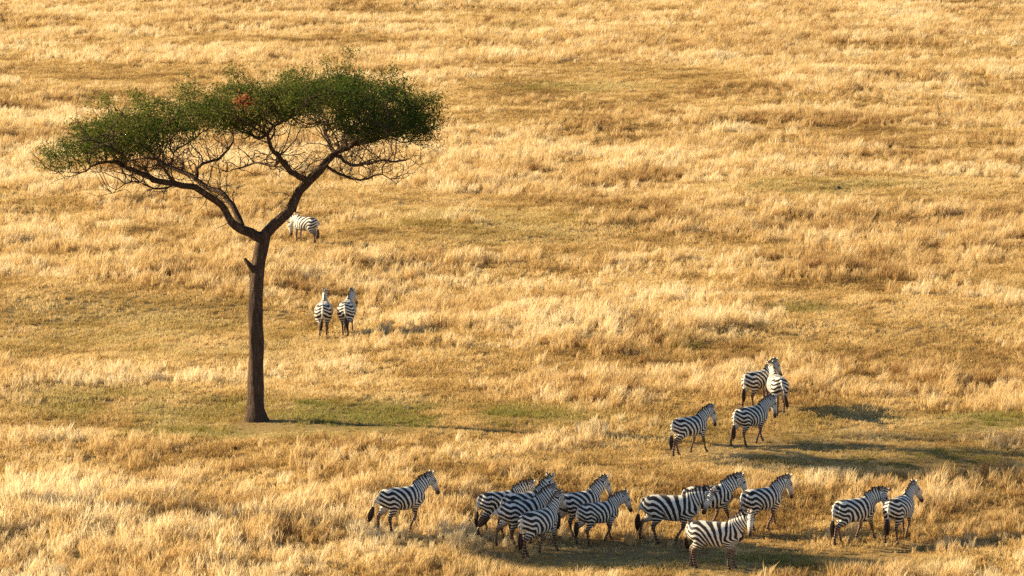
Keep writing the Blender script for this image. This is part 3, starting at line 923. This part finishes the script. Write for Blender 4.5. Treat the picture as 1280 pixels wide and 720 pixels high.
tree = acacia((bx, by, bz), LIMBS, LOBES, 'flat-topped green acacia with a forked brown trunk standing alone on the plain', 31, 128000, 5600, dead=C(317, 133, -2.6))
#--TREE-END

# a second acacia stands out of frame to the left; its crown throws the long shade across the lower right
far2 = (-20.3, 105.8, float(terrain(-20.3, 105.8)))
L2 = [(-1, 0, [(0, 0, -.1, .30), (.05, 0, 2, .22), (-.05, .1, 4, .20), (.1, 0, 5.8, .19)]),
      (0, 3, [(-.5, .2, 6.5, .14), (-1.3, .3, 7.4, .11), (-2.2, .2, 8.3, .07), (-3.0, .1, 8.9, .04)]),
      (0, 3, [(.6, -.1, 6.6, .14), (1.2, -.3, 7.6, .11), (2.0, -.4, 8.5, .07), (3.0, -.4, 9.0, .04)]),
      (2, 1, [(.9, .6, 8.1, .06), (.4, 1.2, 8.8, .04)]), (1, 1, [(-1.0, -.7, 8.0, .06), (-.8, -1.2, 8.7, .04)])]
acacia(far2, L2, [(-2.4, 0, 9.5, 2.4, 1.3, .4, 0), (0, .1, 9.8, 2.6, 1.5, .4, 0), (2.6, -.2, 9.6, 2.5, 1.2, .4, 0)],
       'smaller acacia with a narrow crown beyond the left edge of the view', 47, 110000, 1800)

# ------------------------------------------------------------------ the herd
W1 = dict(fl=(16, 0), fr=(-14, 18), hl=(-14, 0), hr=(14, 8))
W2 = dict(fl=(-12, 14), fr=(15, 0), hl=(14, 6), hr=(-16, 0))
W3 = dict(fl=(8, 0), fr=(-8, 22), hl=(-8, 0), hr=(10, 14))
ST = dict(fl=(2, 0), fr=(-3, 0), hl=(-4, 0), hr=(5, 0))
def P_(base, **kw):
    d = dict(base); d.update(kw); return d
zebra(382, 300, 140, 'far zebra grazing with its head down, just right of the acacia trunk', P_(ST, neck=80, head=-40, tail=(5, 6, 0)))
zebra(405, 414, 90, 'zebra seen from behind, left one of the pair standing right of the acacia trunk', P_(ST, neck=-2, head_yaw=14, tail=(0, 4, 0)), size=1.06, fat=1.08)
zebra(434, 413, 86, 'zebra seen from behind, right one of the pair standing right of the acacia trunk', P_(W2, neck=0, head_yaw=-8, neck_yaw=-14, tail=(4, -6, 0)), size=1.06, fat=1.08)
zebra(947, 504, 50, 'zebra at the back left of the upper right group, partly hidden behind a rump', P_(W3, neck=4, head_yaw=-6))
zebra(971, 510, 98, 'zebra with its striped rump to the camera, at the right of the upper right group', P_(ST, neck=4, head_yaw=-30, tail=(0, -10, 0)), size=1.03)
zebra(938, 550, 44, 'zebra walking with lowered head in front of the two rearmost, upper right group', P_(W1, neck=14, head=18, head_yaw=-18))
zebra(861, 562, 42, 'lone zebra walking right at the left side of the upper right group', P_(W2, neck=8, head=16, head_yaw=-14), size=.97)
zebra(502, 658, 36, 'zebra walking alone with swished tail, left of the whole lower herd', P_(W3, neck=3, head=4, tail=(20, 10, -12)), size=1.02)
zebra(626, 660, 30, 'leftmost zebra of the tight bunch, its hindquarters showing behind a neighbour', P_(W2, neck=16), size=.98)
zebra(655, 664, 36, 'zebra in the tight bunch lifting its dark maned head behind two others', P_(ST, neck=-12, head=10, head_yaw=28, neck_yaw=8), size=1.03)
zebra(654, 675, 33, 'zebra in the middle of the tight bunch with its tail swished to the left', P_(W1, neck=2, tail=(34, 26, -10)), size=1.04)
zebra(673, 687, 52, 'frontmost zebra of the tight bunch, turned away and showing its pale rump', P_(W2, neck=-10, head=8), size=1.02)
zebra(724, 662, 40, 'zebra with raised head, behind the rightmost one of the tight bunch', P_(W1, neck=-2, head=14))
zebra(747, 672, 34, 'rightmost zebra of the tight bunch, looking right with brown mane tips', P_(W3, neck=14, head=-4), size=.92)
zebra(838, 671, -2, 'zebra seen side on, head turned to the camera, leftmost of the group of four', P_(W1, neck=18, head=30, head_yaw=-48, neck_yaw=-8, tail=(8, 4, -4)), fat=1.08, size=1.08)
zebra(884, 655, 20, 'zebra half hidden behind the side-on one, only its neck and forelegs clear', P_(W2, neck=6, head=8), size=1.02)
zebra(893, 702, -14, 'foremost zebra standing in shade with its pale face turned to the camera', P_(ST, neck=-2, neck_yaw=-6, head=18, head_yaw=-58, tail=(4, 20, -4), fl=(4, 0), fr=(-4, 0)), fat=1.08, size=1.02)
zebra(951, 657, 38, 'zebra walking behind the foremost one, at the right end of the group of four', P_(W1, neck=10, head=10))
zebra(1067, 672, 38, 'zebra with its nose at its neighbour, left one of the pair at the far right', P_(W2, neck=22, head=12, neck_yaw=-10), size=1.03)
zebra(1124, 669, 60, 'zebra looking away to the right, right one of the pair at the far right', P_(W3, neck=6, head_yaw=-20))

# ------------------------------------------------------------------ dark stones lying in the cropped grass
def stone(px, py, sx, sy, sz, label, seed):
    r = np.random.default_rng(seed)
    import bmesh
    bm = bmesh.new(); bmesh.ops.create_icosphere(bm, subdivisions=3, radius=1)
    off = r.random(3) * 20
    for v in bm.verts:
        c = v.co; n = float(fbm(np.array([c.x * 1.3 + off[0] + c.z]), np.array([c.y * 1.3 + off[1] - c.z]), .8, seed, 3)[0])
        c *= .75 + .5 * n
        c.x *= sx; c.y *= sy; c.z = max(c.z, -.35) * sz
    me = bpy.data.meshes.new('stone'); bm.to_mesh(me); bm.free()
    b = NT('stone_grey'); cc = b.ramp(b.noise(9, 4, b.n('ShaderNodeTexCoord').outputs['Object']), [(.3, (.05, .04, .035)), (.7, (.13, .11, .09))])
    p = b.n('ShaderNodeBsdfPrincipled'); b.l(cc, p.inputs['Base Color']); p.inputs['Roughness'].default_value = .9; b.l(p.outputs[0], b.out.inputs[0])
    me.materials.append(b.m)
    o = link(bpy.data.objects.new('stone', me)); x, y, z = unproj(px, py); o.location = (x, y, z + .1 * sz)
    tag(o, label, 'stone', 'dark stones in the grass')
stone(512, 512, .15, .12, .08, 'small dark stone in the green grass right of the acacia foot', 1)
stone(1048, 237, .17, .13, .16, 'small dark stone in the far cropped grass at the upper right', 2)
stone(1231, 311, .20, .15, .12, 'small dark stone in the far grass near the right edge', 3)
